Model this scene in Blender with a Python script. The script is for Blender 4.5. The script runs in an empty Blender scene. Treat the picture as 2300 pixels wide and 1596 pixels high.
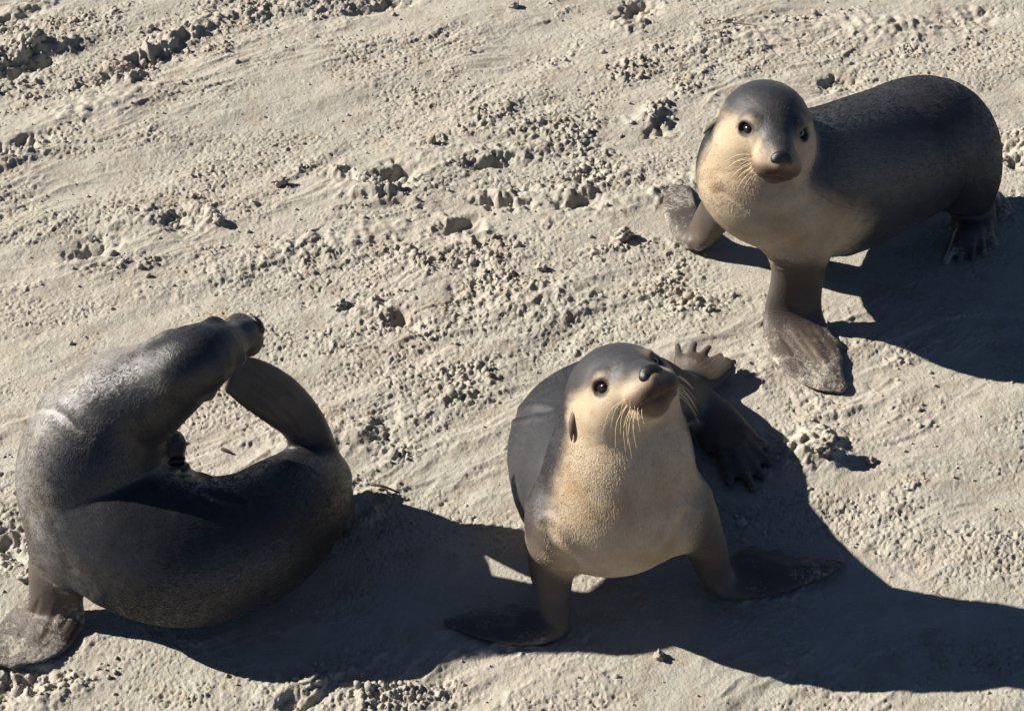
import bpy, math, random
import numpy as np
from mathutils import Vector, Matrix

# ------------------------------------------------------------------ camera, sky, sun, exposure
scene = bpy.context.scene
PITCH = math.radians(40.0)
DIST = 4.6
CAM = np.array([0.0, 0.0, DIST * math.sin(PITCH)])
FPX = 1150.0 / math.tan(math.radians(14.0))          # focal length in 2300-px units

cam_data = bpy.data.cameras.new("camera")
cam_data.sensor_width = 36.0
cam_data.lens = 18.0 / math.tan(math.radians(14.0))
cam_data.clip_start = 0.05
cam_data.clip_end = 500.0
cam = bpy.data.objects.new("camera", cam_data)
cam.location = CAM
cam.rotation_euler = (math.radians(90) - PITCH, 0, 0)
scene.collection.objects.link(cam)
scene.camera = cam

SUN_EL = math.radians(32.0)
SUN_AZ = math.radians(12.0)      # how far behind the left-hand side the sun stands
sun_dir = Vector((-math.cos(SUN_AZ) * math.cos(SUN_EL), math.sin(SUN_AZ) * math.cos(SUN_EL), math.sin(SUN_EL)))

world = bpy.data.worlds.new("World")
scene.world = world
world.use_nodes = True
wn = world.node_tree
bg = wn.nodes["Background"]
sky = wn.nodes.new("ShaderNodeTexSky")
sky.sky_type = 'NISHITA'
sky.sun_disc = False
sky.sun_elevation = SUN_EL
sky.sun_rotation = math.atan2(sun_dir.x, sun_dir.y)
sky.air_density = 0.5; sky.altitude = 3000
sky.dust_density = 0.0
wn.links.new(sky.outputs[0], bg.inputs[0])
bg.inputs[1].default_value = 0.05

sd = bpy.data.lights.new("sun", 'SUN')
sd.energy = 5.0
sd.angle = math.radians(0.55)
sd.color = (1.0, 0.93, 0.83)
sun = bpy.data.objects.new("sun", sd)
sun.rotation_euler = sun_dir.to_track_quat('Z', 'Y').to_euler()
sun.location = sun_dir * 20
scene.collection.objects.link(sun)

scene.view_settings.view_transform = 'Standard'
scene.view_settings.look = 'None'
scene.view_settings.gamma = 1.0
scene.view_settings.exposure = 1.22

# ------------------------------------------------------------------ helpers
RIGHT = np.array([1.0, 0, 0])
UPC = np.array([0, math.sin(PITCH), math.cos(PITCH)])
FWD = np.array([0, math.cos(PITCH), -math.sin(PITCH)])


def P(u, v, z=0.0):
    """point at height z on the sight line through (u, v) of the 2300 x 1596 photograph"""
    d = FWD + RIGHT * (u - 1150.0) / FPX + UPC * (798.0 - v) / FPX
    t = (z - CAM[2]) / d[2]
    return CAM + d * t


def to_px(p):
    w = np.asarray(p, float) - CAM
    zc = w @ FWD
    return 1150 + FPX * (w @ RIGHT) / zc, 798 - FPX * (w @ UPC) / zc


def cv(x, y, z):
    """direction given as right / up / towards the viewer -> world"""
    r = RIGHT * x + UPC * y - FWD * z
    return r / np.linalg.norm(r)


def unit(v):
    v = np.asarray(v, float)
    return v / np.linalg.norm(v)


def smooth(a, b, x):
    t = np.clip((x - a) / (b - a), 0, 1)
    return t * t * (3 - 2 * t)


def hash2(ix, iy, seed):
    h = (ix.astype(np.int64) * 374761393 + iy.astype(np.int64) * 668265263 + seed * 1274126177) & 0xFFFFFFFF
    h = ((h ^ (h >> 13)) * 1274126177) & 0xFFFFFFFF
    h = (h ^ (h >> 16)) & 0xFFFFFFFF
    h = ((h * 2246822519) & 0xFFFFFFFF) ^ (h >> 11)
    return (h & 0xFFFFFF).astype(np.float32) / float(0xFFFFFF)


def gnoise(x, y, seed=0):
    ix = np.floor(x); iy = np.floor(y)
    fx = (x - ix).astype(np.float32); fy = (y - iy).astype(np.float32)
    ux = fx * fx * fx * (fx * (fx * 6 - 15) + 10); uy = fy * fy * fy * (fy * (fy * 6 - 15) + 10)
    r = 0
    for dx in (0, 1):
        for dy in (0, 1):
            a = hash2(ix + dx, iy + dy, seed) * 6.2831853
            g = np.cos(a) * (fx - dx) + np.sin(a) * (fy - dy)
            r = r + g * (ux if dx else 1 - ux) * (uy if dy else 1 - uy)
    return r * 1.5


def fbm(x, y, seed=0, octv=4, gain=0.5, lac=2.03):
    r = 0; a = 1.0; t = 0
    for o in range(octv):
        r = r + a * gnoise(x, y, seed + o * 17); t += a
        x = x * lac + 3.7; y = y * lac - 1.9; a *= gain
    return r / t


def lumps(x, y, seed, r0=0.35, r1=0.62):
    """height 0..1 of a bed of separate rounded crumbs, one per unit cell"""
    ix = np.floor(x); iy = np.floor(y)
    best = np.zeros(x.shape, np.float32)
    for dx in (-1, 0, 1):
        for dy in (-1, 0, 1):
            cx = ix + dx; cy = iy + dy
            px = cx + 0.15 + 0.7 * hash2(cx, cy, seed); py = cy + 0.15 + 0.7 * hash2(cx, cy, seed + 1)
            rr = r0 + (r1 - r0) * hash2(cx, cy, seed + 2)
            el = 0.75 + 0.5 * hash2(cx, cy, seed + 3); an = 6.28 * hash2(cx, cy, seed + 4)
            ca = np.cos(an); sa = np.sin(an)
            qx = (x - px) * ca + (y - py) * sa; qy = -(x - px) * sa + (y - py) * ca
            d2 = (qx / el) ** 2 + (qy * el) ** 2
            hgt = np.sqrt(np.clip(1 - d2 / (rr * rr), 0, 1)) * (rr / r1)
            best = np.maximum(best, hgt)
    return best


# ------------------------------------------------------------------ mesh linking and tagging
def link_mesh(name, verts, faces, mat, parent=None, smooth_shade=True, attrs=None):
    me = bpy.data.meshes.new(name)
    verts = np.asarray(verts, np.float32)
    if isinstance(faces, np.ndarray):
        nf, k = faces.shape
        me.vertices.add(len(verts)); me.vertices.foreach_set("co", verts.ravel())
        me.loops.add(nf * k); me.loops.foreach_set("vertex_index", faces.astype(np.int32).ravel())
        me.polygons.add(nf); me.polygons.foreach_set("loop_start", np.arange(0, nf * k, k, dtype=np.int32))
        me.update(calc_edges=True)
    else:
        me.from_pydata([tuple(map(float, v)) for v in verts], [], faces)
        me.update()
    if smooth_shade:
        me.polygons.foreach_set("use_smooth", np.ones(len(me.polygons), bool))
    for k_, a in (attrs or {}).items():
        a = np.asarray(a, np.float32)
        if a.ndim == 1:
            at = me.attributes.new(k_, 'FLOAT', 'POINT'); at.data.foreach_set("value", a)
        else:
            at = me.attributes.new(k_, 'FLOAT_VECTOR', 'POINT'); at.data.foreach_set("vector", a.ravel())
    me.materials.append(mat)
    o = bpy.data.objects.new(name, me)
    scene.collection.objects.link(o)
    if parent is not None:
        o.parent = parent
        o.matrix_parent_inverse = Matrix.Translation(-parent.location)
    return o


def tag(o, label=None, cat=None, group=None, kind=None):
    if label: o["label"] = label
    if cat: o["category"] = cat
    if group: o["group"] = group
    if kind: o["kind"] = kind
    return o


def tube(points, radii, sides=6, cap=True):
    pts = np.asarray(points, float); n = len(pts)
    T = np.gradient(pts, axis=0); T /= np.linalg.norm(T, axis=1)[:, None]
    ref = np.array([0, 0, 1.0]) if abs(T[0][2]) < 0.9 else np.array([1.0, 0, 0])
    V = []; F = []
    for i in range(n):
        a = unit(np.cross(T[i], ref)); b = np.cross(T[i], a)
        for j in range(sides):
            t = 2 * math.pi * j / sides
            V.append(pts[i] + radii[i] * (a * math.cos(t) + b * math.sin(t)))
    for i in range(n - 1):
        for j in range(sides):
            k = (j + 1) % sides
            F.append((i * sides + j, i * sides + k, (i + 1) * sides + k, (i + 1) * sides + j))
    if cap:
        F.append(tuple(range(sides))[::-1]); F.append(tuple((n - 1) * sides + j for j in range(sides)))
    return V, F


# ------------------------------------------------------------------ implicit modelling
def catmull(A, n):
    A = np.asarray(A, float)
    E = np.vstack([2 * A[0] - A[1], A, 2 * A[-1] - A[-2]])
    out = []
    m = len(A) - 1
    for s in np.linspace(0, m, n):
        i = min(int(s), m - 1); t = s - i
        p0, p1, p2, p3 = E[i], E[i + 1], E[i + 2], E[i + 3]
        out.append(0.5 * ((2 * p1) + (-p0 + p2) * t + (2 * p0 - 5 * p1 + 4 * p2 - p3) * t * t + (-p0 + 3 * p1 - 3 * p2 + p3) * t ** 3))
    return np.array(out)


class Sweep:
    """stations: (pos, lateral radius, normal radius, up)"""
    def __init__(s, st, n=28, k=0.03):
        D = np.array([np.concatenate([np.asarray(a, float), [b, c], unit(d)]) for a, b, c, d in st])
        C = catmull(D, n)
        s.c = C[:, :3]; s.rx = np.maximum(C[:, 3], 0.003); s.rz = np.maximum(C[:, 4], 0.003); up = C[:, 5:8]
        T = np.gradient(s.c, axis=0); T /= np.linalg.norm(T, axis=1)[:, None]
        B = np.cross(T, up); B /= np.linalg.norm(B, axis=1)[:, None]
        s.T = T; s.B = B; s.N = np.cross(B, T)
        L = np.linalg.norm(np.diff(s.c, axis=0), axis=1)
        s.s = np.concatenate([[0], np.cumsum(L)])
        s.k = k
        s.ctr = s.c.mean(0); s.rad = np.max(np.linalg.norm(s.c - s.ctr, axis=1) + np.maximum(s.rx, s.rz))
        s.jobs = 1

    def eval(s, p, full=False):
        p = p.astype(np.float32)
        best = np.full(len(p), 1e3, np.float32)
        if full:
            S = np.zeros(len(p), np.float32); A = S.copy(); Bb = S.copy()
        for i in range(len(s.c) - 1):
            a = s.c[i].astype(np.float32); ab = (s.c[i + 1] - s.c[i]).astype(np.float32); l2 = ab @ ab
            mid = a + ab * .5
            dx = p[:, 0] - mid[0]; dy = p[:, 1] - mid[1]; dz = p[:, 2] - mid[2]
            lb = np.sqrt(dx * dx + dy * dy + dz * dz) - np.float32(l2 ** .5 / 2 + max(s.rx[i], s.rz[i], s.rx[i + 1], s.rz[i + 1]))
            if full:
                m = np.flatnonzero(lb < .12)
            else:
                far = lb > .03
                best = np.where(far & (lb + .01 < best), lb + .01, best)
                m = np.flatnonzero(~far)
            if len(m) == 0: continue
            w = p[m] - a
            t = np.clip((w @ ab) / l2, 0, 1)
            w = w - t[:, None] * ab
            Bm = unit(s.B[i] + s.B[i + 1]); Nm = unit(s.N[i] + s.N[i + 1]); Tm = np.cross(Nm, Bm)
            rx = (s.rx[i] + (s.rx[i + 1] - s.rx[i]) * t).astype(np.float32); rz = (s.rz[i] + (s.rz[i + 1] - s.rz[i]) * t).astype(np.float32)
            rc = np.minimum(rx, rz)
            xyz = w @ np.stack([Bm, Nm, Tm], 1).astype(np.float32)
            qx = xyz[:, 0] / rx; qy = xyz[:, 1] / rz; qz = xyz[:, 2] / rc
            k0 = np.sqrt(qx * qx + qy * qy + qz * qz)
            k1 = np.sqrt((qx / rx) ** 2 + (qy / rz) ** 2 + (qz / rc) ** 2) + 1e-6
            d = np.where(k0 < 1e-3, -rc, k0 * (k0 - 1) / k1)
            bm = best[m]
            if full:
                c = d < bm; mm = m[c]
                S[mm] = (s.s[i] + t * (s.s[i + 1] - s.s[i]))[c]; A[mm] = qx[c]; Bb[mm] = qy[c]
            best[m] = np.minimum(bm, d)
        if full:
            return best, S, A, Bb
        return best


class Ell:
    def __init__(s, c, M, r, k=0.02):
        s.c = np.asarray(c, float); s.M = np.asarray(M, float); s.r = np.asarray(r, float); s.k = k
        s.ctr = s.c; s.rad = max(r)

    def eval(s, p):
        q = ((p - s.c) @ s.M).astype(np.float32)
        a = q / s.r.astype(np.float32)
        k0 = np.linalg.norm(a, axis=1); k1 = np.linalg.norm(a / s.r.astype(np.float32), axis=1) + 1e-6
        return np.where(k0 < 1e-3, -min(s.r), k0 * (k0 - 1) / k1)


class Cap:
    """round cone between two points"""
    def __init__(s, a, b, ra, rb, k=0.01):
        s.a = np.asarray(a, float); s.b = np.asarray(b, float); s.ra = ra; s.rb = rb; s.k = k
        s.ctr = (s.a + s.b) / 2; s.rad = np.linalg.norm(s.b - s.a) / 2 + max(ra, rb)

    def eval(s, p):
        ab = s.b - s.a
        w = p - s.a
        t = np.clip(w @ ab / (ab @ ab), 0, 1)
        return np.linalg.norm(w - t[:, None] * ab, axis=1) - (s.ra + (s.rb - s.ra) * t)


def smin(a, b, k):
    h = np.clip(0.5 + 0.5 * (b - a) / k, 0, 1)
    return b + (a - b) * h - k * h * (1 - h)


def relax(A, F, n, w=None):
    A = np.asarray(A, float); c = np.zeros(len(A))
    src = np.concatenate([F[:, 0], F[:, 1], F[:, 2], F[:, 3], F[:, 1], F[:, 2], F[:, 3], F[:, 0]])
    dst = np.concatenate([F[:, 1], F[:, 2], F[:, 3], F[:, 0], F[:, 0], F[:, 1], F[:, 2], F[:, 3]])
    c = np.bincount(dst, minlength=len(A)).clip(1)
    ww = 1.0 if w is None else w[:, None]
    for _ in range(n):
        m = np.stack([np.bincount(dst, A[src, j], len(A)) for j in range(A.shape[1])], 1) / c[:, None]
        A = A + (m - A) * .8 * ww
    return A


def vnormals(V, F):
    a = V[F[:, 2]] - V[F[:, 0]]; b = V[F[:, 3]] - V[F[:, 1]]
    n = np.cross(a, b)
    r = np.stack([sum(np.bincount(F[:, k], n[:, j], len(V)) for k in range(4)) for j in range(3)], 1)
    return r / (np.linalg.norm(r, axis=1)[:, None] + 1e-12)


class Model:
    def __init__(s):
        s.add = []; s.sub = []

    def __call__(s, p):
        d = np.full(len(p), 10.0, np.float32)
        for g in s.add:
            r = np.linalg.norm(p - g.ctr, axis=1) - g.rad
            m = r < 0.06
            v = (r + 0.02).astype(np.float32)
            if m.any():
                v[m] = g.eval(p[m])
            d = smin(d, v, g.k)
        for g in s.sub:
            r = np.linalg.norm(p - g.ctr, axis=1) - g.rad
            m = r < 0.04
            if m.any():
                v = g.eval(p[m])
                d[m] = -smin(-d[m], v, g.k)
        return d

    def mesh(s, h, pad=0.03, iters=2):
        lo = np.min([g.ctr - g.rad for g in s.add], axis=0) - pad
        hi = np.max([g.ctr + g.rad for g in s.add], axis=0) + pad
        Bk = 8
        nb = np.ceil((hi - lo) / (h * Bk)).astype(int)
        bi = np.stack(np.meshgrid(*[np.arange(n) for n in nb], indexing='ij'), -1).reshape(-1, 3)
        cen = lo + (bi + 0.5) * Bk * h
        dc = s(cen)
        keep = np.abs(dc) < Bk * h * 1.35
        # dense field
        N = nb * Bk + 1
        F = np.empty(N, np.float32)
        F[...] = 1.0
        inside = np.zeros(nb, bool); inside[tuple(bi.T)] = dc < 0
        big = np.repeat(np.repeat(np.repeat(inside, Bk, 0), Bk, 1), Bk, 2)
        F[:-1, :-1, :-1][big] = -1.0
        loc = np.stack(np.meshgrid(*[np.arange(Bk + 1)] * 3, indexing='ij'), -1).reshape(-1, 3)
        kb = bi[keep]
        step = 400
        for i in range(0, len(kb), step):
            idx = (kb[i:i + step, None, :] * Bk + loc[None]).reshape(-1, 3)
            F[idx[:, 0], idx[:, 1], idx[:, 2]] = s(lo + idx * h)
        neg = F < 0
        cnt = np.zeros(N - 1, np.int8)
        for dx in (0, 1):
            for dy in (0, 1):
                for dz in (0, 1):
                    cnt += neg[dx:N[0] - 1 + dx, dy:N[1] - 1 + dy, dz:N[2] - 1 + dz]
        act = np.argwhere((cnt > 0) & (cnt < 8))
        vid = np.full(N - 1, -1, np.int32)
        vid[tuple(act.T)] = np.arange(len(act))
        V = lo + (act + 0.5) * h
        faces = []
        for ax in range(3):
            o1, o2 = [(1, 2), (2, 0), (0, 1)][ax]
            sl0 = [slice(1, -1)] * 3; sl1 = [slice(1, -1)] * 3
            sl0[ax] = slice(0, -1); sl1[ax] = slice(1, None)
            a = neg[tuple(sl0)]; b = neg[tuple(sl1)]
            ed = np.argwhere(a != b)
            off = np.ones(3, int); off[ax] = 0
            ed = ed + off
            flip = neg[tuple(ed.T)]
            e1 = np.zeros(3, int); e1[o1] = 1; e2 = np.zeros(3, int); e2[o2] = 1
            q = [vid[tuple((ed - e1 - e2).T)], vid[tuple((ed - e2).T)], vid[tuple(ed.T)], vid[tuple((ed - e1).T)]]
            Q = np.stack(q, 1)
            Q[~flip] = Q[~flip][:, ::-1]
            faces.append(Q)
        Fc = np.vstack(faces)
        Fc = Fc[(Fc >= 0).all(1)]
        for it in range(iters + 1):
            e = h * 0.5
            g = np.stack([s(V + np.eye(3)[i] * e) - s(V - np.eye(3)[i] * e) for i in range(3)], 1) / (2 * e)
            gl = np.linalg.norm(g, axis=1) + 1e-6
            V = V - np.clip(s(V) / gl, -h, h)[:, None] * g / gl[:, None]
            if it < iters:                                   # relax a little between projections
                V = relax(V, Fc, 1)
        return V, Fc


# ------------------------------------------------------------------ materials
def new_mat(name):
    m = bpy.data.materials.new(name); m.use_nodes = True
    nt = m.node_tree
    return m, nt, nt.nodes["Principled BSDF"]


def N(nt, t, **kw):
    n = nt.nodes.new(t)
    for k, v in kw.items():
        if k.startswith("i_"):
            n.inputs[k[2:].replace("_", " ")].default_value = v
        else:
            setattr(n, k, v)
    return n


def mixc(nt, fac, a, b):
    m = nt.nodes.new("ShaderNodeMix"); m.data_type = 'RGBA'
    for sock, v in ((m.inputs[0], fac), (m.inputs[6], a), (m.inputs[7], b)):
        if isinstance(v, (int, float)): sock.default_value = v
        elif isinstance(v, tuple): sock.default_value = (*v, 1)
        else: nt.links.new(v, sock)
    return m.outputs[2]


def ramp(nt, val, a, b, c0=0.0, c1=1.0):
    m = nt.nodes.new("ShaderNodeMapRange"); m.interpolation_type = 'SMOOTHSTEP'
    m.inputs[1].default_value = a; m.inputs[2].default_value = b
    m.inputs[3].default_value = c0; m.inputs[4].default_value = c1
    nt.links.new(val, m.inputs[0])
    return m.outputs[0]


def mth(nt, op, a, b=0.0, c=None):
    m = nt.nodes.new("ShaderNodeMath"); m.operation = op
    for i, v in enumerate((a, b) if c is None else (a, b, c)):
        if isinstance(v, (int, float)): m.inputs[i].default_value = v
        else: nt.links.new(v, m.inputs[i])
    return m.outputs[0]


def noise(nt, vec, scale, detail=3.0, rough=0.55):
    n = nt.nodes.new("ShaderNodeTexNoise")
    n.inputs["Scale"].default_value = scale; n.inputs["Detail"].default_value = detail
    n.inputs["Roughness"].default_value = rough
    if vec is not None: nt.links.new(vec, n.inputs["Vector"])
    return n.outputs["Fac"]


def make_sand():
    m, nt, b = new_mat("sand")
    geo = N(nt, "ShaderNodeNewGeometry").outputs["Position"]
    big = noise(nt, geo, 2.2, 3)
    mid = noise(nt, geo, 14, 4)
    fine = noise(nt, geo, 420, 2, 0.7)
    col = mixc(nt, ramp(nt, big, 0.35, 0.65), (0.345, 0.318, 0.272), (0.322, 0.310, 0.265))
    col = mixc(nt, ramp(nt, mid, 0.45, 0.75), col, (0.285, 0.250, 0.200))
    col = mixc(nt, ramp(nt, fine, 0.55, 0.80, 0, 0.5), col, (0.13, 0.11, 0.09))
    col = mixc(nt, ramp(nt, fine, 0.45, 0.22, 0, 0.5), col, (0.47, 0.43, 0.36))
    nt.links.new(col, b.inputs["Base Color"])
    b.inputs["Roughness"].default_value = 0.95
    b.inputs["Specular IOR Level"].default_value = 0.2
    n1 = noise(nt, geo, 160, 4, 0.65)
    n2 = noise(nt, geo, 620, 2, 0.6)
    h = mth(nt, 'ADD', mth(nt, 'MULTIPLY', n1, 0.0040), mth(nt, 'MULTIPLY', n2, 0.0016))
    bp = N(nt, "ShaderNodeBump"); bp.inputs["Strength"].default_value = 0.8; bp.inputs["Distance"].default_value = 1.0
    nt.links.new(h, bp.inputs["Height"]); nt.links.new(bp.outputs[0], b.inputs["Normal"])
    return m


def make_fur(name, dark, pale, warm, rough_off=0.0, hair=False):
    m, nt, b = new_mat(name)
    geo = N(nt, "ShaderNodeNewGeometry").outputs["Position"]
    at = lambda k: N(nt, "ShaderNodeAttribute", attribute_name=k)
    pelt = at("pelt").outputs["Fac"]; skin = at("skin").outputs["Fac"]; sandy = at("sandy").outputs["Fac"]
    rust = at("rust").outputs["Fac"]
    flow = at("flow").outputs["Vector"]
    mp = N(nt, "ShaderNodeMapping"); mp.inputs["Scale"].default_value = (80, 420, 420)
    nt.links.new(flow, mp.inputs["Vector"])
    streak = noise(nt, mp.outputs[0], 1.0, 3, 0.6)
    mp2 = N(nt, "ShaderNodeMapping"); mp2.inputs["Scale"].default_value = (8, 30, 30)
    nt.links.new(flow, mp2.inputs["Vector"])
    clumps = noise(nt, mp2.outputs[0], 1.0, 3, 0.6)
    soft = noise(nt, geo, 9, 4)
    spk = noise(nt, geo, 130, 4, 0.75)
    # dark coat, varied
    dk = mixc(nt, ramp(nt, soft, 0.35, 0.7), dark, tuple(c * 1.5 for c in dark))
    dk = mixc(nt, ramp(nt, streak, 0.35, 0.7, 0, 0.35), dk, tuple(c * 0.6 for c in dark))
    mott = noise(nt, geo, 34, 5, 0.65)
    dk = mixc(nt, ramp(nt, mott, 0.48, 0.72, 0, 0.6), dk, tuple(c * 2.0 for c in dark))
    pl = mixc(nt, ramp(nt, soft, 0.35, 0.7), pale, warm)
    pl = mixc(nt, ramp(nt, mott, 0.48, 0.75, 0, 0.45), pl, tuple(c * .75 for c in warm))
    pl = mixc(nt, ramp(nt, streak, 0.5, 0.75, 0, 0.35), pl, tuple(c * 0.6 for c in warm))
    f = mth(nt, 'ADD', pelt, mth(nt, 'MULTIPLY', mth(nt, 'SUBTRACT', streak, 0.5), 0.35))
    f = mth(nt, 'ADD', f, mth(nt, 'MULTIPLY', mth(nt, 'SUBTRACT', clumps, 0.5), 0.3))
    f = mth(nt, 'ADD', f, mth(nt, 'MULTIPLY', mth(nt, 'SUBTRACT', mott, 0.5), 0.5))
    col = mixc(nt, ramp(nt, f, 0.12, 0.88), dk, pl)
    edge = mth(nt, 'MULTIPLY', ramp(nt, pelt, 0.05, 0.4), ramp(nt, pelt, 1.0, 0.6))
    mp3 = N(nt, "ShaderNodeMapping"); mp3.inputs["Scale"].default_value = (16, 190, 190)
    nt.links.new(flow, mp3.inputs["Vector"])
    wetl = ramp(nt, noise(nt, mp3.outputs[0], 1.0, 2, 0.6), 0.56, 0.66)
    col = mixc(nt, mth(nt, 'MULTIPLY', mth(nt, 'MULTIPLY', wetl, edge), 0.35), col, tuple(c * 0.8 for c in dark))
    col = mixc(nt, rust, col, (0.055, 0.026, 0.013))
    sk = mixc(nt, ramp(nt, soft, 0.3, 0.7), (0.040, 0.031, 0.025), (0.075, 0.058, 0.044))
    col = mixc(nt, skin, col, sk)
    sm = mth(nt, 'ADD', sandy, mth(nt, 'MULTIPLY', mth(nt, 'SUBTRACT', spk, 0.5), 1.1))
    sm = mth(nt, 'ADD', sm, mth(nt, 'MULTIPLY', mth(nt, 'SUBTRACT', noise(nt, geo, 22, 3), 0.5), 1.0))
    sm = ramp(nt, sm, 0.48, 0.82)
    col = mixc(nt, sm, col, (0.33, 0.30, 0.25))
    if hair:
        rv = ramp(nt, N(nt, "ShaderNodeHairInfo").outputs["Random"], 0, 1, 0.0, 0.35)
        col = mixc(nt, rv, col, mixc(nt, pelt, tuple(c * 2.2 for c in dark), tuple(c * .8 for c in warm)))
    nt.links.new(col, b.inputs["Base Color"])
    rg = mixc(nt, pelt, (0.40,) * 3, (0.60,) * 3)
    rg = mth(nt, 'ADD', rg, rough_off)
    rgh = mth(nt, 'ADD', rg, mth(nt, 'MULTIPLY', streak, 0.12))
    rgh = mth(nt, 'MAXIMUM', rgh, mth(nt, 'MULTIPLY', sm, 0.95))
    nt.links.new(rgh, b.inputs["Roughness"])
    b.inputs["Specular IOR Level"].default_value = 0.45
    if hair:
        b.inputs["Roughness"].default_value = 0.58
        return m
    b.inputs["Sheen Weight"].default_value = 0.04
    b.inputs["Sheen Roughness"].default_value = 0.4
    h = mth(nt, 'ADD', mth(nt, 'MULTIPLY', streak, 0.0008), mth(nt, 'MULTIPLY', clumps, 0.0022))
    h = mth(nt, 'ADD', h, mth(nt, 'MULTIPLY', sm, 0.0018))
    h = mth(nt, 'ADD', h, mth(nt, 'MULTIPLY', noise(nt, geo, 420, 3, 0.7), 0.0007))
    h = mth(nt, 'ADD', h, mth(nt, 'MULTIPLY', mth(nt, 'MULTIPLY', spk, skin), 0.0015))
    bp = N(nt, "ShaderNodeBump"); bp.inputs["Strength"].default_value = 0.85; bp.inputs["Distance"].default_value = 1.0
    nt.links.new(h, bp.inputs["Height"]); nt.links.new(bp.outputs[0], b.inputs["Normal"])
    return m


def plain(name, col, rough=0.5, spec=0.5, bump=0.0, scale=200, col2=None):
    m, nt, b = new_mat(name)
    tc = N(nt, "ShaderNodeNewGeometry").outputs["Position"]
    n = noise(nt, tc, scale, 3)
    c = mixc(nt, ramp(nt, n, 0.3, 0.7), col, col2 or tuple(x * 0.7 for x in col))
    nt.links.new(c, b.inputs["Base Color"])
    b.inputs["Roughness"].default_value = rough; b.inputs["Specular IOR Level"].default_value = spec
    if bump:
        bp = N(nt, "ShaderNodeBump"); bp.inputs["Distance"].default_value = 1.0; bp.inputs["Strength"].default_value = 0.7
        nt.links.new(mth(nt, 'MULTIPLY', n, bump), bp.inputs["Height"]); nt.links.new(bp.outputs[0], b.inputs["Normal"])
    return m


SAND = make_sand()
FUR_A = make_fur("slate_fur", (0.017, 0.017, 0.019), (0.40, 0.325, 0.225), (0.30, 0.205, 0.120))
FUR_B = make_fur("slate_fur_sunlit_rim", (0.014, 0.014, 0.016), (0.34, 0.325, 0.30), (0.19, 0.165, 0.135), -.14)  # pale greys colour the belly and the painted sunlit rim
HAIR_A = make_fur("slate_hair", (0.019, 0.019, 0.021), (0.57, 0.485, 0.36), (0.44, 0.325, 0.205), 0, True)
HAIR_B = make_fur("slate_hair_sunlit_rim", (0.015, 0.015, 0.017), (0.38, 0.365, 0.34), (0.21, 0.185, 0.15), -.12, True)  # same silver for the hairs, sunlight painted into the outer side
EYE = plain("wet_eye", (0.010, 0.006, 0.005), 0.14, 0.5)
NOSE = plain("wet_nose_skin", (0.012, 0.011, 0.012), 0.38, 0.5, 0.0012, 500)
EARM = plain("ear_skin", (0.09, 0.07, 0.055), 0.6, 0.3, 0.001, 300)
WHISK = plain("whisker_hair", (0.55, 0.42, 0.26), 0.45, 0.4)
TWIG = plain("dry_twig", (0.09, 0.06, 0.04), 0.8, 0.3, 0.002, 300)
STRAW = plain("dry_straw", (0.34, 0.26, 0.16), 0.8, 0.3, 0.001, 300)

# ------------------------------------------------------------------ sand ground
def ell_mask(x, y, u, v, ru, rv, ang=0.0, p=2.0):
    """soft patch on the ground centred under photo point (u, v), radii in metres"""
    c = P(u, v)
    ca, sa = math.cos(ang), math.sin(ang)
    dx = x - c[0]; dy = y - c[1]
    a = (dx * ca + dy * sa) / ru; b = (-dx * sa + dy * ca) / rv
    return np.exp(-(a * a + b * b) ** (p / 2))


A20 = math.radians(30)
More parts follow.
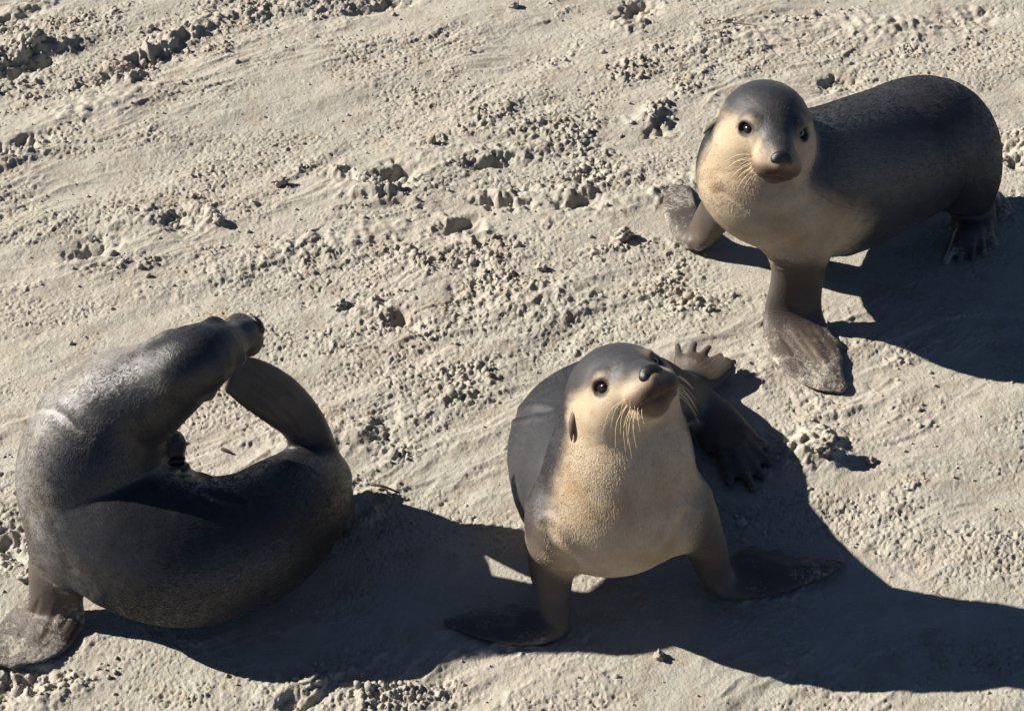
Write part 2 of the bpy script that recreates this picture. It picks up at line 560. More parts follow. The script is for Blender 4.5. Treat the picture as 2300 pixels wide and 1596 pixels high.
# (u, v, half length, half width, angle, height)  metres; negative = pit
FEATURES = [
    (885, 395, .055, .040, .5, -.030), (800, 408, .085, .016, -.55, .020), (860, 440, .10, .020, -.35, .016), (790, 440, .06, .02, -.2, .010),
    (200, 565, .060, .035, .9, -.022), (175, 590, .05, .03, .5, .012), (900, 722, .060, .022, -.5, -.024), (850, 700, .05, .02, -.4, .012),
    (75, 130, .060, .035, .4, -.030), (60, 100, .05, .03, .5, .026), (20, 160, .08, .035, .5, -.026), (140, 105, .07, .03, .5, .018),
    (300, 150, .12, .022, .65, -.022), (345, 115, .14, .03, .65, .022), (430, 70, .10, .03, .6, .016), (290, 170, .06, .03, .6, .012),
    (30, 40, .09, .03, .6, -.02), (60, 20, .09, .03, .6, .016), (640, 20, .2, .03, .3, .012), (860, 10, .10, .03, .5, -.018),
    (1430, 25, .06, .04, .8, -.028), (1410, 60, .04, .03, .4, .012), (1465, 265, .05, .035, .8, .018), (1480, 290, .04, .03, .3, -.014),
    (1880, 185, .06, .03, .5, -.018), (1990, 60, .16, .06, -.2, .016), (2180, 30, .1, .04, .2, -.012),
    (2250, 320, .05, .03, .2, -.032), (2290, 310, .04, .03, .2, .018), (2290, 360, .03, .03, .2, -.022),
    (1040, 510, .05, .04, .5, -.022), (1060, 535, .07, .03, .5, .012), (1130, 460, .07, .02, -.2, -.018), (1120, 440, .08, .02, .1, .012),
    (1290, 460, .05, .025, .2, -.018), (1285, 435, .06, .03, .2, .016), (1310, 400, .06, .02, .7, -.014), (1400, 400, .12, .05, .5, .010),
    (400, 490, .04, .07, .5, -.016), (330, 480, .12, .05, .5, .010), (470, 490, .02, .05, .5, .012), (1175, 430, .03, .02, 0, -.012),
    (1820, 1010, .065, .05, .2, .030), (1900, 900, .10, .02, .55, -.012), (1870, 915, .10, .025, .55, .012), (1700, 980, .05, .03, 0, .012),
    (30, 330, .09, .03, .5, -.022), (20, 365, .09, .03, .5, .014), (25, 1225, .05, .05, -.4, -.030), (30, 1280, .05, .03, 0, .01),
    (840, 1110, .05, .02, 0, .012), (790, 1150, .05, .03, 0, .016), (1800, 800, .2, .06, .4, .010), (2000, 1250, .12, .05, -.5, -.008),
    (60, 1525, .08, .05, 0, -.02), (110, 1560, .06, .03, .3, .014), (670, 1545, .07, .03, .4, .012), (680, 1580, .05, .02, .4, -.012),
    (220, 240, .16, .05, .5, .012), (700, 560, .3, .05, .35, .012), (1500, 430, .2, .05, .5, .012), (1060, 650, .05, .12, -.2, -.010),
    (1230, 680, .14, .06, .4, .012), (760, 990, .16, .05, .4, .012), (870, 960, .03, .05, 0, -.014), (1650, 100, .2, .06, .4, .010),
    (1130, 1450, .10, .018, 0, .012), (1000, 1420, .03, .02, 0, .010), (1750, 1335, .12, .016, .1, .012), (1300, 1420, .03, .03, 0, .010), (1660, 1345, .04, .02, 0, .010),
    (1730, 830, .02, .06, -.5, .010), (1830, 895, .06, .015, -.4, .010), (1510, 545, .03, .015, -.5, .010), (1480, 450, .015, .05, 0, .008), (200, 1420, .02, .05, .5, .012), (60, 1500, .07, .015, .3, .010),
    (330, 1410, .10, .015, -.2, .008), (560, 1420, .14, .015, .15, .008), (1100, 370, .06, .02, .3, -.016), (1150, 345, .14, .03, .2, .012), (1010, 500, .025, .02, 0, .014),
]
# crumbly zones (u, v, ru, rv, angle, weight)
CRUMBS = [
    (1150, 330, .28, .20, .3, 1.0), (1000, 640, .25, .16, .3, .9), (880, 700, .18, .12, .3, .9), (1330, 620, .32, .10, .3, .8),
    (1050, 860, .14, .10, .3, 1.0), (1250, 430, .22, .12, .3, .7), (480, 470, .10, .16, .3, .7), (230, 540, .12, .06, .3, .7),
    (560, 400, .22, .05, .2, .7), (60, 160, .16, .14, .5, 1.2), (330, 140, .30, .08, .62, 1.3), (560, 20, .4, .06, .3, 1.3),
    (820, 20, .16, .07, .5, 1.0), (1450, 130, .20, .22, .6, .9), (1560, 200, .10, .16, .2, 1.0), (1640, 70, .22, .12, .3, .7),
    (2050, 80, .26, .12, 0, .6), (1560, 560, .25, .12, .2, .7), (1500, 680, .25, .10, .2, .5), (2260, 330, .10, .08, 0, 1.1),
    (70, 1520, .14, .08, 0, 1.2), (650, 1540, .18, .05, .2, .8), (950, 1560, .3, .04, 0, .7), (1830, 1030, .14, .08, 0, .8),
    (1940, 1000, .1, .04, 0, .7), (30, 340, .14, .05, .5, 1.2), (20, 1250, .08, .10, 0, 1.2), (880, 990, .06, .08, 0, .9),
    (2000, 790, .2, .06, 0, .7), (350, 590, .24, .05, .4, .6), (100, 60, .2, .1, .5, 1.0), (770, 300, .25, .04, .3, .5),
    (2150, 1020, .3, .05, .4, .4), (1480, 250, .06, .06, 0, 1.0), (880, 400, .1, .08, 0, .8), (830, 1120, .1, .05, 0, .7),
]


def crumb_mask(x, y):
    m = np.zeros(x.shape, np.float32)
    for u, v, ru, rv, a, w in CRUMBS:
        m = np.maximum(m, w * ell_mask(x, y, u, v, ru, rv, a))
    n = fbm(x * 5 + y * 1.5, y * 9 - x * 4, 31, 4)
    return np.clip(m * (0.75 + 1.5 * n) + 0.9 * smooth(0.02, 0.42, n) * 0.55, 0, 1.3)


def macro(x, y):
    xr = x * math.cos(A20) + y * math.sin(A20); yr = -x * math.sin(A20) + y * math.cos(A20)
    h = 0.018 * fbm(xr * 1.3, yr * 4.0, 5, 3)
    wx = xr + 0.05 * gnoise(x * 4, y * 4, 8); wy = yr + 0.05 * gnoise(x * 4 + 9, y * 4, 9)
    r = fbm(wx * 3.0, wy * 11.0, 12, 4)
    h = h + 0.006 * (1 - np.abs(r) * 2.5).clip(0, 1) ** 2 * smooth(-.1, .3, gnoise(x * 2.1, y * 2.1, 77) + .15)
    h = h + 0.004 * r
    for u, v, ru, rv, a, hh in FEATURES:
        c = P(u, v)
        sel = (np.abs(x - c[0]) < 3.5 * max(ru, rv)) & (np.abs(y - c[1]) < 3.5 * max(ru, rv))
        if sel.any():
            xs = x[sel]; ys = y[sel]
            wob = 0.018
            h[sel] += 1.25 * hh * (1 + .5 * gnoise(xs * 40, ys * 40, 6)) * ell_mask(xs + wob * fbm(xs * 26, ys * 26, 3, 3) * 2, ys + wob * 2 * fbm(xs * 26, ys * 26, 4, 3), u, v, ru, rv, a, 2.4)
    return h


CALM = [(400, 1350, .42, .22), (1500, 1350, .62, .20), (1560, 950, .2, .2), (2000, 580, .45, .2), (1820, 830, .15, .12), (1550, 500, .12, .12), (90, 1430, .16, .08)]


def ground_h(x, y, detail=True):
    calm = np.zeros(x.shape, np.float32)
    for u, v, a, b in CALM:
        calm = np.maximum(calm, ell_mask(x, y, u, v, a, b, 0, 4))
    h = macro(x, y) * (1 - 0.8 * calm)
    if detail:
        cm = crumb_mask(x, y) * (1 - 0.85 * calm)
        wx = x + 0.006 * gnoise(x * 70, y * 70, 50) + .0025 * gnoise(x * 170, y * 170, 52); wy = y + 0.006 * gnoise(x * 70 + 5, y * 70, 51) + .0025 * gnoise(x * 170 + 3, y * 170, 53)
        base = (0.18 + 0.82 * smooth(-.22, .30, fbm(x * 3.1 - y, y * 4.3, 61, 3)))
        h = h + cm * (0.0075 * lumps(wx * 48, wy * 48, 100, .10, .60) * smooth(.2, .8, cm)
                      + 0.0055 * lumps(wx * 88, wy * 88, 120, .1, .6) + .004 * fbm(wx * 90, wy * 90, 125, 3))
        h = h + base * (1 - 0.6 * calm) * (0.0024 * lumps(wx * 130, wy * 130, 140, .1, .6) + 0.0028 * gnoise(wx * 150, wy * 120, 70))
        h = h - base * (1 - .8 * calm) * .0065 * lumps(wx * 62, wy * 70, 160, .0, .34) + base * .0022 * fbm(wx * 240, wy * 200, 170, 2)
        h = h + 0.0022 * fbm(wx * 28, wy * 40, 90, 3) * (1 - 0.5 * calm)
        h = h + cm * 0.006 * np.clip(fbm(wx * 20, wy * 20, 95, 3), 0, 1)
    return h


def grow(start, step, end, f=1.35):
    out = []; x = start
    while abs(x) < abs(end):
        step *= f; x += step * (1 if end > start else -1); out.append(x)
    return out


def build_ground():
    yin = np.arange(2.38, 5.32, 0.0032)
    ys = np.array(grow(2.38, .0032, -60)[::-1] + list(yin) + grow(5.32, .0032, 120))
    ny = len(ys)
    sin_ = np.linspace(-1.06, 1.06, 860)
    ss = np.array(grow(-1.06, .0025, -60)[::-1] + list(sin_) + grow(1.06, .0025, 60))
    w = (np.sqrt(ys.clip(2.3, 5.4) ** 2 + CAM[2] ** 2) * math.tan(math.radians(14.0)) * 1.0)
    X = ss[None, :] * w[:, None]; Y = np.repeat(ys[:, None], len(ss), 1)
    x = X.ravel().astype(np.float32); y = Y.ravel().astype(np.float32)
    h = ground_h(x, y)
    edge = smooth(5.6, 7.5, y) + smooth(2.3, 1.2, y) + smooth(2.0, 4.0, np.abs(x))
    h = h * (1 - np.clip(edge, 0, 1))
    nx = len(ss)
    idx = np.arange(ny * nx).reshape(ny, nx)
    F = np.stack([idx[:-1, :-1], idx[:-1, 1:], idx[1:, 1:], idx[1:, :-1]], -1).reshape(-1, 4)
    o = link_mesh("sand_ground", np.stack([x, y, h], 1), F, SAND)
    tag(o, kind="structure")
    return o


build_ground()


def gz(u, v):
    p = P(u, v)
    return float(ground_h(np.array([p[0]], np.float32), np.array([p[1]], np.float32), False)[0])


# ------------------------------------------------------------------ sea lions
HAIRS = 170000
ZUP = np.array([0, 0, 1.0])


def head_prims(C, f, up, S, eyes=True):
    """C skull centre, f forwards, up = crown"""
    f = unit(f); up = unit(up - f * (up @ f)); x = np.cross(f, up)
    M = np.stack([x, f, up], 1)
    L = lambda a, b, c: C + S * (M @ np.array([a, b, c]))
    G = []; sub = []
    G.append(Ell(L(0, 0, .008), M, np.array([.090 if eyes else .076, .108, .080 if eyes else .072]) * S, .05 if eyes else .03))
    G.append(Sweep([(L(0, .02, .004), .080 * S, .074 * S, up), (L(0, .075, .000), .062 * S, .060 * S, up), (L(0, .120, -.010), .045 * S, .046 * S, up),
                    (L(0, .155, -.018), .040 * S, .041 * S, up), (L(0, .184, -.024), .031 * S, .032 * S, up)], 14, .02))
    for sx in (-1, 1):
        G.append(Ell(L(sx * .024, .167, -.038), M, np.array([.033, .038, .034]) * S, .010))
        if eyes: G.append(Ell(L(sx * .048, .045, -.030), M, np.array([.048, .060, .048]) * S, .045))
        G.append(Ell(L(sx * .049, .085, .029), M, np.array([.022, .024, .017 if eyes else .010]) * S, .012))
        if eyes: sub.append(Ell(L(sx * .068, .096, .014), M, np.array([.0158, .0192, .0126]) * S, .006))
        # ear root and nostril wing
        G.append(Ell(L(sx * .086, -.014, -.008), M, np.array([.012, .018, .012]) * S, .012))
    G.append(Sweep([(L(0, .01, -.050), .058 * S, .040 * S, up), (L(0, .08, -.060), .044 * S, .030 * S, up), (L(0, .135, -.068), .033 * S, .025 * S, up),
                    (L(0, .166, -.068), .022 * S, .016 * S, up)], 10, .014))
    return G, sub, M, L


def fan_flipper(root, tips, r0, r1, web=0.5, nrm=ZUP, k=.012, webth=.007):
    """digits fanning from a root with webbing between them"""
    G = []
    root = np.asarray(root, float)
    for i, t in enumerate(tips):
        t = np.asarray(t, float)
        mid = root * .45 + t * .55 + unit(nrm) * .006
        G.append(Cap(root, mid, r0, (r0 + r1) / 2, k)); G.append(Cap(mid, t, (r0 + r1) / 2, r1, k))
    for a, b in zip(tips[:-1], tips[1:]):
        a = np.asarray(a, float); b = np.asarray(b, float)
        m = (a + b) / 2; e = root + (m - root) * web
        wide = np.linalg.norm(a - b) * .5 * web
        G.append(Sweep([(root, .02, webth, nrm), ((root + e) / 2, wide * .6 + .006, webth, nrm), (e, wide, webth * .8, nrm)], 6, k))
    return G


def ear_mesh(L, sx, S, droop=0.0, flat=False):
    pts = [L(sx * .084, .006, .000), L(sx * .110, .004, -.008), L(sx * .127, -.004, -.020 - droop), L(sx * .133, -.014, -.038 - droop)]
    if flat:
        pts = [L(sx * .080, .000, .004), L(sx * .092, -.014, -.004), L(sx * .097, -.030, -.012), L(sx * .094, -.044, -.020)]
    return tube(catmull(pts, 7), np.array([.008, .009, .0085, .0072, .0055, .0035, .001]) * S, 8)


def nose_model(L, M, S):
    m = Model()
    m.add.append(Ell(L(0, .200, -.012), M, np.array([.0255, .013, .0205]) * S, .006))
    m.add.append(Ell(L(0, .199, -.029), M, np.array([.013, .0115, .018]) * S, .008))
    for sx in (-1, 1):
        m.add.append(Ell(L(sx * .014, .202, -.013), M, np.array([.010, .011, .010]) * S, .004))
        m.sub.append(Cap(L(sx * .009, .218, -.012), L(sx * .019, .210, -.020), .0036 * S, .0028 * S, .002))
    return m


def build_seal(name, label, trunk, head, limbs, folds=(), subs=(), fur=None, pattern=None, whisk=None, h=.0045, ears=(-1, 1), rnd=1, wsides=(-1, 1), wlen=1.0, wrinkles=(), eyes=True, hairm=None):
    R = random.Random(rnd)
    base = np.array(trunk[len(trunk) // 2][0]); base[2] = 0
    root = bpy.data.objects.new(name, None)
    root.location = base; root.empty_display_size = .1
    scene.collection.objects.link(root)
    tag(root, label, "sea lion", "sea lions resting on the sand")
    m = Model()
    body = Sweep(trunk, 60, .03)
    m.add.append(body)
    for g in folds: m.add.append(g)
    C, f, up, S = head
    G, sub, M, L = head_prims(C, f, up, S, eyes)
    m.add += G
    if not eyes:   # relaxed, closed face: smooth wedge from crown to muzzle
        G.append(Sweep([(L(0, -.01, 0), .080 * S, .076 * S, up), (L(0, .07, -.012), .079 * S, .070 * S, up), (L(0, .13, -.026), .071 * S, .064 * S, up), (L(0, .183, -.034), .051 * S, .045 * S, up)], 14, .03))
    lg = []
    for lb in limbs: lg += lb
    m.add += lg
    m.sub += sub
    m.sub += list(subs)
    V, F = m.mesh(h)
    V = relax(V, F, 4, 1 - .85 * smooth(.03, .0, np.minimum(np.min([g.eval(V) for g in G], axis=0), 9)))
    dh0 = np.min([g.eval(V) for g in G], axis=0)
    nr = vnormals(V, F); view = CAM - V; view /= np.linalg.norm(view, axis=1)[:, None]
    face = (nr * view).sum(1) > -.1
    uu, vv = to_px(V)
    for pts, wd, dep in wrinkles:
        pl = catmull(np.array(pts, float), 24)
        dd = np.full(len(V), 1e9)
        for i in range(23):
            a_ = pl[i]; e_ = pl[i + 1] - a_
            t_ = np.clip(((uu - a_[0]) * e_[0] + (vv - a_[1]) * e_[1]) / (e_ @ e_), 0, 1)
            fade = min(1, 4 * (i + .5) / 23, 4 * (1 - (i + .5) / 23))
            dd = np.minimum(dd, np.hypot(uu - a_[0] - t_ * e_[0], vv - a_[1] - t_ * e_[1]) + (1 - fade) * 8)
        dd = dd / 1150.0
        V = V + nr * (face * (-dep * np.exp(-(dd / wd) ** 2) + .45 * dep * np.exp(-((dd - 2.2 * wd) / wd) ** 2)))[:, None]
    q = ((V - C) @ M) / S
    zc = np.interp(q[:, 1], [.09, .125, .16, .19, .21], [-.044, -.055, -.064, -.060, -.056])
    lipw = smooth(.100, .125, q[:, 1]) * (np.abs(q[:, 0]) < .08) * smooth(.02, .0, dh0)
    gap = np.exp(-((q[:, 2] - zc) / .0035) ** 2) * lipw
    phil = np.exp(-(q[:, 0] / .0022) ** 2) * smooth(.18, .19, q[:, 1]) * smooth(-.064, -.058, q[:, 2]) * smooth(-.02, -.03, q[:, 2])
    gap = np.maximum(gap, phil)
    V = V - nr * (gap * .0042 * S)[:, None]
    # --- coat pattern (with the curled one's painted sun rim), wet skin and flow, all fixed to the animal
    d, s, a, b = body.eval(V, True)
    tot = body.s[-1]
    q = ((V - C) @ M) / S                                   # head-local
    dh = np.min([g.eval(V) for g in G], axis=0)
    dl = np.min([g.eval(V) for g in lg], axis=0) if lg else np.full(len(V), 1.0)
    wh = smooth(.03, -.0, dh) * smooth(-.16, -.02, q[:, 1])
    ang = np.arctan2(b, a)
    pal = pattern["body"](s / tot, a, b, V)
    crown = smooth(-.030, .040, q[:, 2] - .10 * np.maximum(0, .02 - q[:, 1]) - .010 * np.abs(q[:, 0]) / .06 + .16 * np.maximum(q[:, 1] - .08, 0))
    headpal = 1 - crown
    headpal = np.maximum(headpal, np.exp(-(((np.abs(q[:, 0]) - .060) / .026) ** 2 + ((q[:, 1] - .095) / .030) ** 2 + ((q[:, 2] - .026) / .022) ** 2)) * .65)
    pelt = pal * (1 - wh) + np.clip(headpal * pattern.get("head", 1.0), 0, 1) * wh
    skin = smooth(.035, .008, dl) * smooth(.004, .036, np.minimum(d, dh)) * pattern.get("skin", 1.0)
    muzzle = smooth(.125, .165, q[:, 1]) * smooth(-.012, -.044, q[:, 2]) * .9 + .5 * np.exp(-(((q[:, 1] - .195) / .02) ** 2 + ((q[:, 2] + .03) / .03) ** 2 + (q[:, 0] / .03) ** 2))
    rust = np.clip(muzzle * .95, 0, 1) * smooth(.02, .0, dh)
    lip = np.exp(-((q[:, 2] + .060) / .012) ** 2) * smooth(.10, .15, q[:, 1]) * smooth(.02, 0, dh)
    rust = np.clip(np.maximum(rust, lip * .9), 0, 1); rust = np.maximum(rust, gap) * pattern.get("rust", 1.0)
    # dark rims of the eyes
    er = np.sqrt((np.abs(q[:, 0]) - .064) ** 2 + (q[:, 1] - .096) ** 2 + (q[:, 2] - .014) ** 2)
    rim = smooth(.0240, .0200, er)
    skin = np.maximum(skin, rim if eyes else 0)
    sandy = pattern["sandy"](V, q, skin)
    low = smooth(.035, .0, V[:, 2])
    sandy = np.maximum(sandy, low * .40)
    flow = relax(np.stack([s, a * .14, b * .14], 1), F, 30)
    hf = np.stack([q[:, 1] * S, q[:, 0] * S, q[:, 2] * S], 1)
    flow = flow * (1 - wh[:, None]) + hf * wh[:, None]
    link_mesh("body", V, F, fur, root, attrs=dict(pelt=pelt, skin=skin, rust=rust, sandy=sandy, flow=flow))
    # --- short sleek coat: fine hairs lying back along the animal
    rg = np.random.default_rng(rnd)
    tri = V[F[:, :3]]; area = np.linalg.norm(np.cross(tri[:, 1] - tri[:, 0], tri[:, 2] - tri[:, 0]), axis=1)
    fm = area * np.clip(1 - 1.3 * skin[F].mean(1), 0, 1) * (1 - .5 * gap[F].max(1))
    eyed = np.min([np.linalg.norm(V[F[:, 0]] - L(sx * .060, .0875, .013), axis=1) for sx in (-1, 1)], axis=0)
    fm = fm * (eyed > .022 * S) * (np.linalg.norm(V[F[:, 0]] - L(0, .205, -.018), axis=1) > .030 * S)
    n = HAIRS
    fi = rg.choice(len(F), n, p=fm / fm.sum())
    w4 = rg.dirichlet((1, 1, 1, 1), n)
    mixv = lambda A: (A[F[fi]] * (w4[:, :, None] if A.ndim == 2 else w4)).sum(1)
    root_p = mixv(V); nn = mixv(vnormals(V, F)); nn /= np.linalg.norm(nn, axis=1)[:, None]
    hd = mixv(wh); ss_ = mixv(s)
    T = -np.stack([np.interp(ss_, body.s, body.T[:, j]) for j in range(3)], 1)
    T = T * (1 - hd[:, None]) - M[:, 1][None] * hd[:, None] + rg.normal(0, .065, (n, 3))
    T -= nn * (T * nn).sum(1)[:, None]; T /= np.linalg.norm(T, axis=1)[:, None]
    ln = rg.uniform(.0045, .0085, n) * (1 - .45 * hd)
    cl = .03 + .07 * np.clip(fbm(root_p[:, 0] * 60, root_p[:, 1] * 60 + root_p[:, 2] * 60, rnd, 2) + .5, 0, 1)
    p1 = root_p + (T + nn * cl[:, None] * 1.4) * ln[:, None] * .5 - nn * .0003
    p2 = root_p + (T + nn * cl[:, None] * .9) * ln[:, None]
    pts = np.stack([root_p - nn * .0006, p1, p2], 1).reshape(-1, 3).astype(np.float32)
    hc = bpy.data.hair_curves.new("fur"); hc.add_curves([3] * n)
    hc.attributes["position"].data.foreach_set("vector", pts.ravel())
    ra = hc.attributes.new("radius", 'FLOAT', 'POINT'); ra.data.foreach_set("value", np.tile([.00036, .00030, .00010], n).astype(np.float32))
    for k_, A in dict(pelt=pelt, skin=skin * 0, rust=rust, sandy=np.minimum(sandy, .3) * 0 + np.where(sandy > .3, sandy, 0)).items():
        at = hc.attributes.new(k_, 'FLOAT', 'CURVE'); at.data.foreach_set("value", mixv(A).astype(np.float32))
    at = hc.attributes.new("flow", 'FLOAT_VECTOR', 'CURVE'); at.data.foreach_set("vector", mixv(flow).astype(np.float32).ravel())
    hc.materials.append(hairm)
    ho = bpy.data.objects.new("fur", hc); scene.collection.objects.link(ho)
    ho.parent = root; ho.matrix_parent_inverse = Matrix.Translation(-root.location)
    ho["kind"] = "stuff"
    # --- eyes
    for sx in ((-1, 1) if eyes else ()):
        e = Model(); e.add.append(Ell(L(sx * .0558, .0880, .012), M, np.array([.0150, .0180, .0126]) * S, .001))
        v_, f_ = e.mesh(.0022, .01, 1)
        link_mesh("eye", v_, f_, EYE, root)
    nv, nf = nose_model(L, M, S).mesh(.0022, .01, 1)
    link_mesh("nose", nv, nf, NOSE, root)
    for sx in ears:
        v_, f_ = ear_mesh(L, sx, S, .012, not eyes)
        link_mesh("ear", v_, f_, EARM, root)
    # --- whiskers, rooted in the pads
    for sx in wsides:
        for r in range(4):
            for c in range(4):
                yb = .182 - .013 * c + .003 * R.random(); zb = -.028 - .0085 * r
                xb = .034 + .0025 * c
                ln = (.028 + .018 * c + .012 * R.random()) * wlen
                out = unit([sx * (1.0), -.25 - .35 * c / 3 + .15 * R.random(), -.35 - .35 * r + .15 * R.random()])
                p0 = np.array([sx * xb, yb, zb])
                p1 = p0 + out * ln * .55
                p2 = p1 + unit(out + np.array([-sx * .25, -.25, -.65])) * ln * .6
                pts = catmull([L(*p0), L(*p1), L(*p2)], 7)
                v_, f_ = tube(pts, np.linspace(.0011, .0003, 7) * S, 4, False)
                link_mesh("whisker", v_, f_, WHISK, root)
    return root


def st(u, v, z, rx, rz=None, up=ZUP):
    return (P(u, v, z), rx, rx if rz is None else rz, up)


# ---- front sea lion, facing the camera with its muzzle raised
up2 = lambda x, y, z: np.array([x, y, z], float)
trunk2 = [
    st(1545, 872, .060, .035, .03, up2(0, 0, 1)),
    st(1500, 890, .080, .075, .065, up2(0, 0, 1)),
    st(1415, 900, .115, .115, .105, up2(-.1, .1, 1)),
    st(1310, 975, .145, .140, .135, up2(-.2, .3, 1)),
    st(1318, 1070, .180, .150, .150, up2(-.1, .7, 1)),
    st(1378, 1128, .250, .156, .140, up2(-.2, .9, .7)),
    st(1392, 1050, .340, .142, .128, up2(-.2, 1, .2)),
    st(1398, 965, .420, .118, .110, up2(-.2, 1, .1)),
    st(1396, 900, .470, .092, .088, up2(-.2, 1, .1)),
]
f2 = cv(.24, .22, .94); u2 = cv(-.40, .88, .05)
C2 = P(1388, 876, .505)
limb2 = [
    [Sweep([st(1262, 1165, .26, .08, .07, up2(-1, -.2, 0)), st(1240, 1240, .16, .040, .050, up2(-1, -.2, 0)), st(1242, 1330, .075, .027, .036, up2(-1, -.1, .1)),
            st(1246, 1400, .022, .030, .024, up2(-.3, .0, 1)), st(1180, 1405, .016, .050, .014, up2(0, 0, 1)), st(1090, 1398, .012, .044, .010, ZUP), st(1000, 1396, .008, .012, .006, ZUP)], 26, .025)]
    + fan_flipper(P(1225, 1415, .018), [P(1100, 1422, .012), P(1110, 1385, .012), P(1150, 1362, .012)], .012, .006, .9),
    [Sweep([st(1525, 1145, .26, .075, .07, up2(1, -.2, 0)), st(1578, 1215, .15, .034, .045, up2(1, -.1, 0)), st(1600, 1270, .07, .028, .036, up2(1, 0, .2)),
            st(1625, 1305, .026, .045, .026, up2(.3, 0, 1)), st(1700, 1290, .018, .062, .014, ZUP), st(1800, 1282, .013, .038, .010, ZUP), st(1895, 1262, .008, .010, .006, ZUP)], 26, .025)]
    + fan_flipper(P(1640, 1290, .020), [P(1860, 1278, .012), P(1810, 1258, .012), P(1750, 1240, .012), P(1690, 1232, .012)], .013, .006, .9),
    # hind flippers
    [Sweep([st(1545, 880, .07, .04, .03), st(1595, 930, .035, .055, .024), st(1640, 990, .02, .065, .015)], 10, .02)]
    + fan_flipper(P(1595, 935, .022), [P(1640, 1085, .012), P(1690, 1095, .012), P(1712, 1070, .012), P(1728, 1040, .012), P(1715, 1000, .012)], .017, .010, .85),
    [Sweep([st(1535, 860, .06, .03, .025), st(1580, 850, .04, .035, .014, up2(0, -.5, 1)), st(1640, 815, .05, .02, .008, up2(0, -.5, 1))], 10, .02)]
    + fan_flipper(P(1530, 862, .03), [P(1522, 776, .035), P(1560, 772, .06), P(1592, 780, .06), P(1618, 798, .05), P(1648, 812, .035)], .012, .008, .68, up2(0, -.4, 1)),
]


def body2(s, a, b, V):
    # cream throat, chest and belly; slate back and flanks
    w = smooth(.15, -.60, b + .12 * np.abs(a))
    return w


def sandy2(V, q, skin):
    u, v = to_px(V) if V.ndim == 1 else (None, None)
    r = np.full(len(V), .05)
    mz = np.exp(-(((q[:, 1] - .165) / .03) ** 2 + ((q[:, 2] + .03) / .03) ** 2 + ((np.abs(q[:, 0]) - .03) / .02) ** 2))
    r = np.maximum(r, .48 * mz)
    ck = np.exp(-(((q[:, 1] - .07) / .03) ** 2 + ((q[:, 2] + .015) / .02) ** 2)) * (q[:, 0] > .0)
    r = np.maximum(r, .38 * ck)
    return np.maximum(r, skin * (.25 + .2 * smooth(.05, .01, V[:, 2])))


seal2 = build_seal("sea_lion", "sea lion in front facing the camera with raised muzzle and cream chest", trunk2, (C2, f2, u2, .90), limb2,
                   fur=FUR_A, hairm=HAIR_A, pattern=dict(body=body2, sandy=sandy2), rnd=2,
                   wrinkles=[([(1150, 940), (1190, 925), (1240, 922)], .006, .005), 
                             ([(1540, 1150), (1520, 1200), (1500, 1235)], .010, .006), ([(1225, 1180), (1250, 1230), (1290, 1265)], .010, .005)])

# ---- sea lion on the right with its body stretched out behind
trunk3 = [
    st(2190, 440, .09, .045, .04, up2(0, 0, 1)),
    st(2152, 385, .155, .098, .105, up2(.2, 0, 1)),
    st(2085, 325, .215, .148, .162, up2(0, 0, 1)),
    st(1985, 362, .216, .163, .172, up2(-.1, .1, 1)),
    st(1875, 405, .252, .165, .174, up2(-.2, .3, 1)),
    st(1780, 412, .318, .164, .158, up2(.2, .8, .8)),
    st(1712, 392, .380, .144, .138, up2(.2, 1, .5)),
    st(1706, 340, .450, .120, .112, up2(.1, 1, .3)),
    st(1718, 300, .495, .090, .088, up2(.1, 1, .2)),
]
f3 = cv(.09, -.47, .88); u3 = cv(.13, .87, .45)
C3 = P(1718, 272, .520)
limb3 = [
    [Sweep([st(1800, 530, .24, .085, .06, up2(.2, -1, 0)), st(1793, 610, .14, .062, .040, up2(.2, -1, 0)), st(1782, 690, .055, .066, .026, up2(.1, -1, .4)),
            st(1788, 745, .020, .078, .018, up2(.1, -.4, 1)), st(1815, 800, .014, .080, .012, ZUP), st(1850, 845, .012, .055, .010, ZUP), st(1895, 872, .008, .020, .006, ZUP)], 26, .025)]
    + fan_flipper(P(1775, 745, .022), [P(1890, 872, .010), P(1880, 840, .012), P(1878, 805, .012), P(1882, 770, .012)], .012, .006, .9),
    [Sweep([st(1640, 440, .20, .06, .055, up2(-1, -.3, 0)), st(1600, 490, .10, .045, .035, up2(-.6, -.6, .3)), st(1565, 530, .028, .042, .022, up2(-.3, -.2, 1)),
            st(1535, 490, .015, .045, .013, ZUP), st(1525, 445, .012, .040, .010, ZUP), st(1538, 405, .008, .020, .006, ZUP)], 20, .02)],
    [Sweep([st(2180, 400, .12, .06, .05), st(2185, 460, .06, .055, .03, up2(0, -1, 1)), st(2185, 500, .03, .06, .016, up2(0, -.5, 1))], 10, .02)]
    + fan_flipper(P(2185, 470, .035), [P(2125, 588, .010), P(2155, 585, .010), P(2182, 582, .010), P(2210, 570, .010), P(2238, 550, .010)], .016, .0085, .66),
    [Sweep([st(2190, 420, .08, .045, .035), st(2228, 445, .03, .036, .018), st(2250, 480, .012, .035, .010)], 10, .02)],
]


def body3(s, a, b, V):
    front = smooth(.56, .74, s)
    return np.clip(smooth(.20, -.60, b + .1 * np.abs(a)) * (.12 + .88 * front), 0, 1)


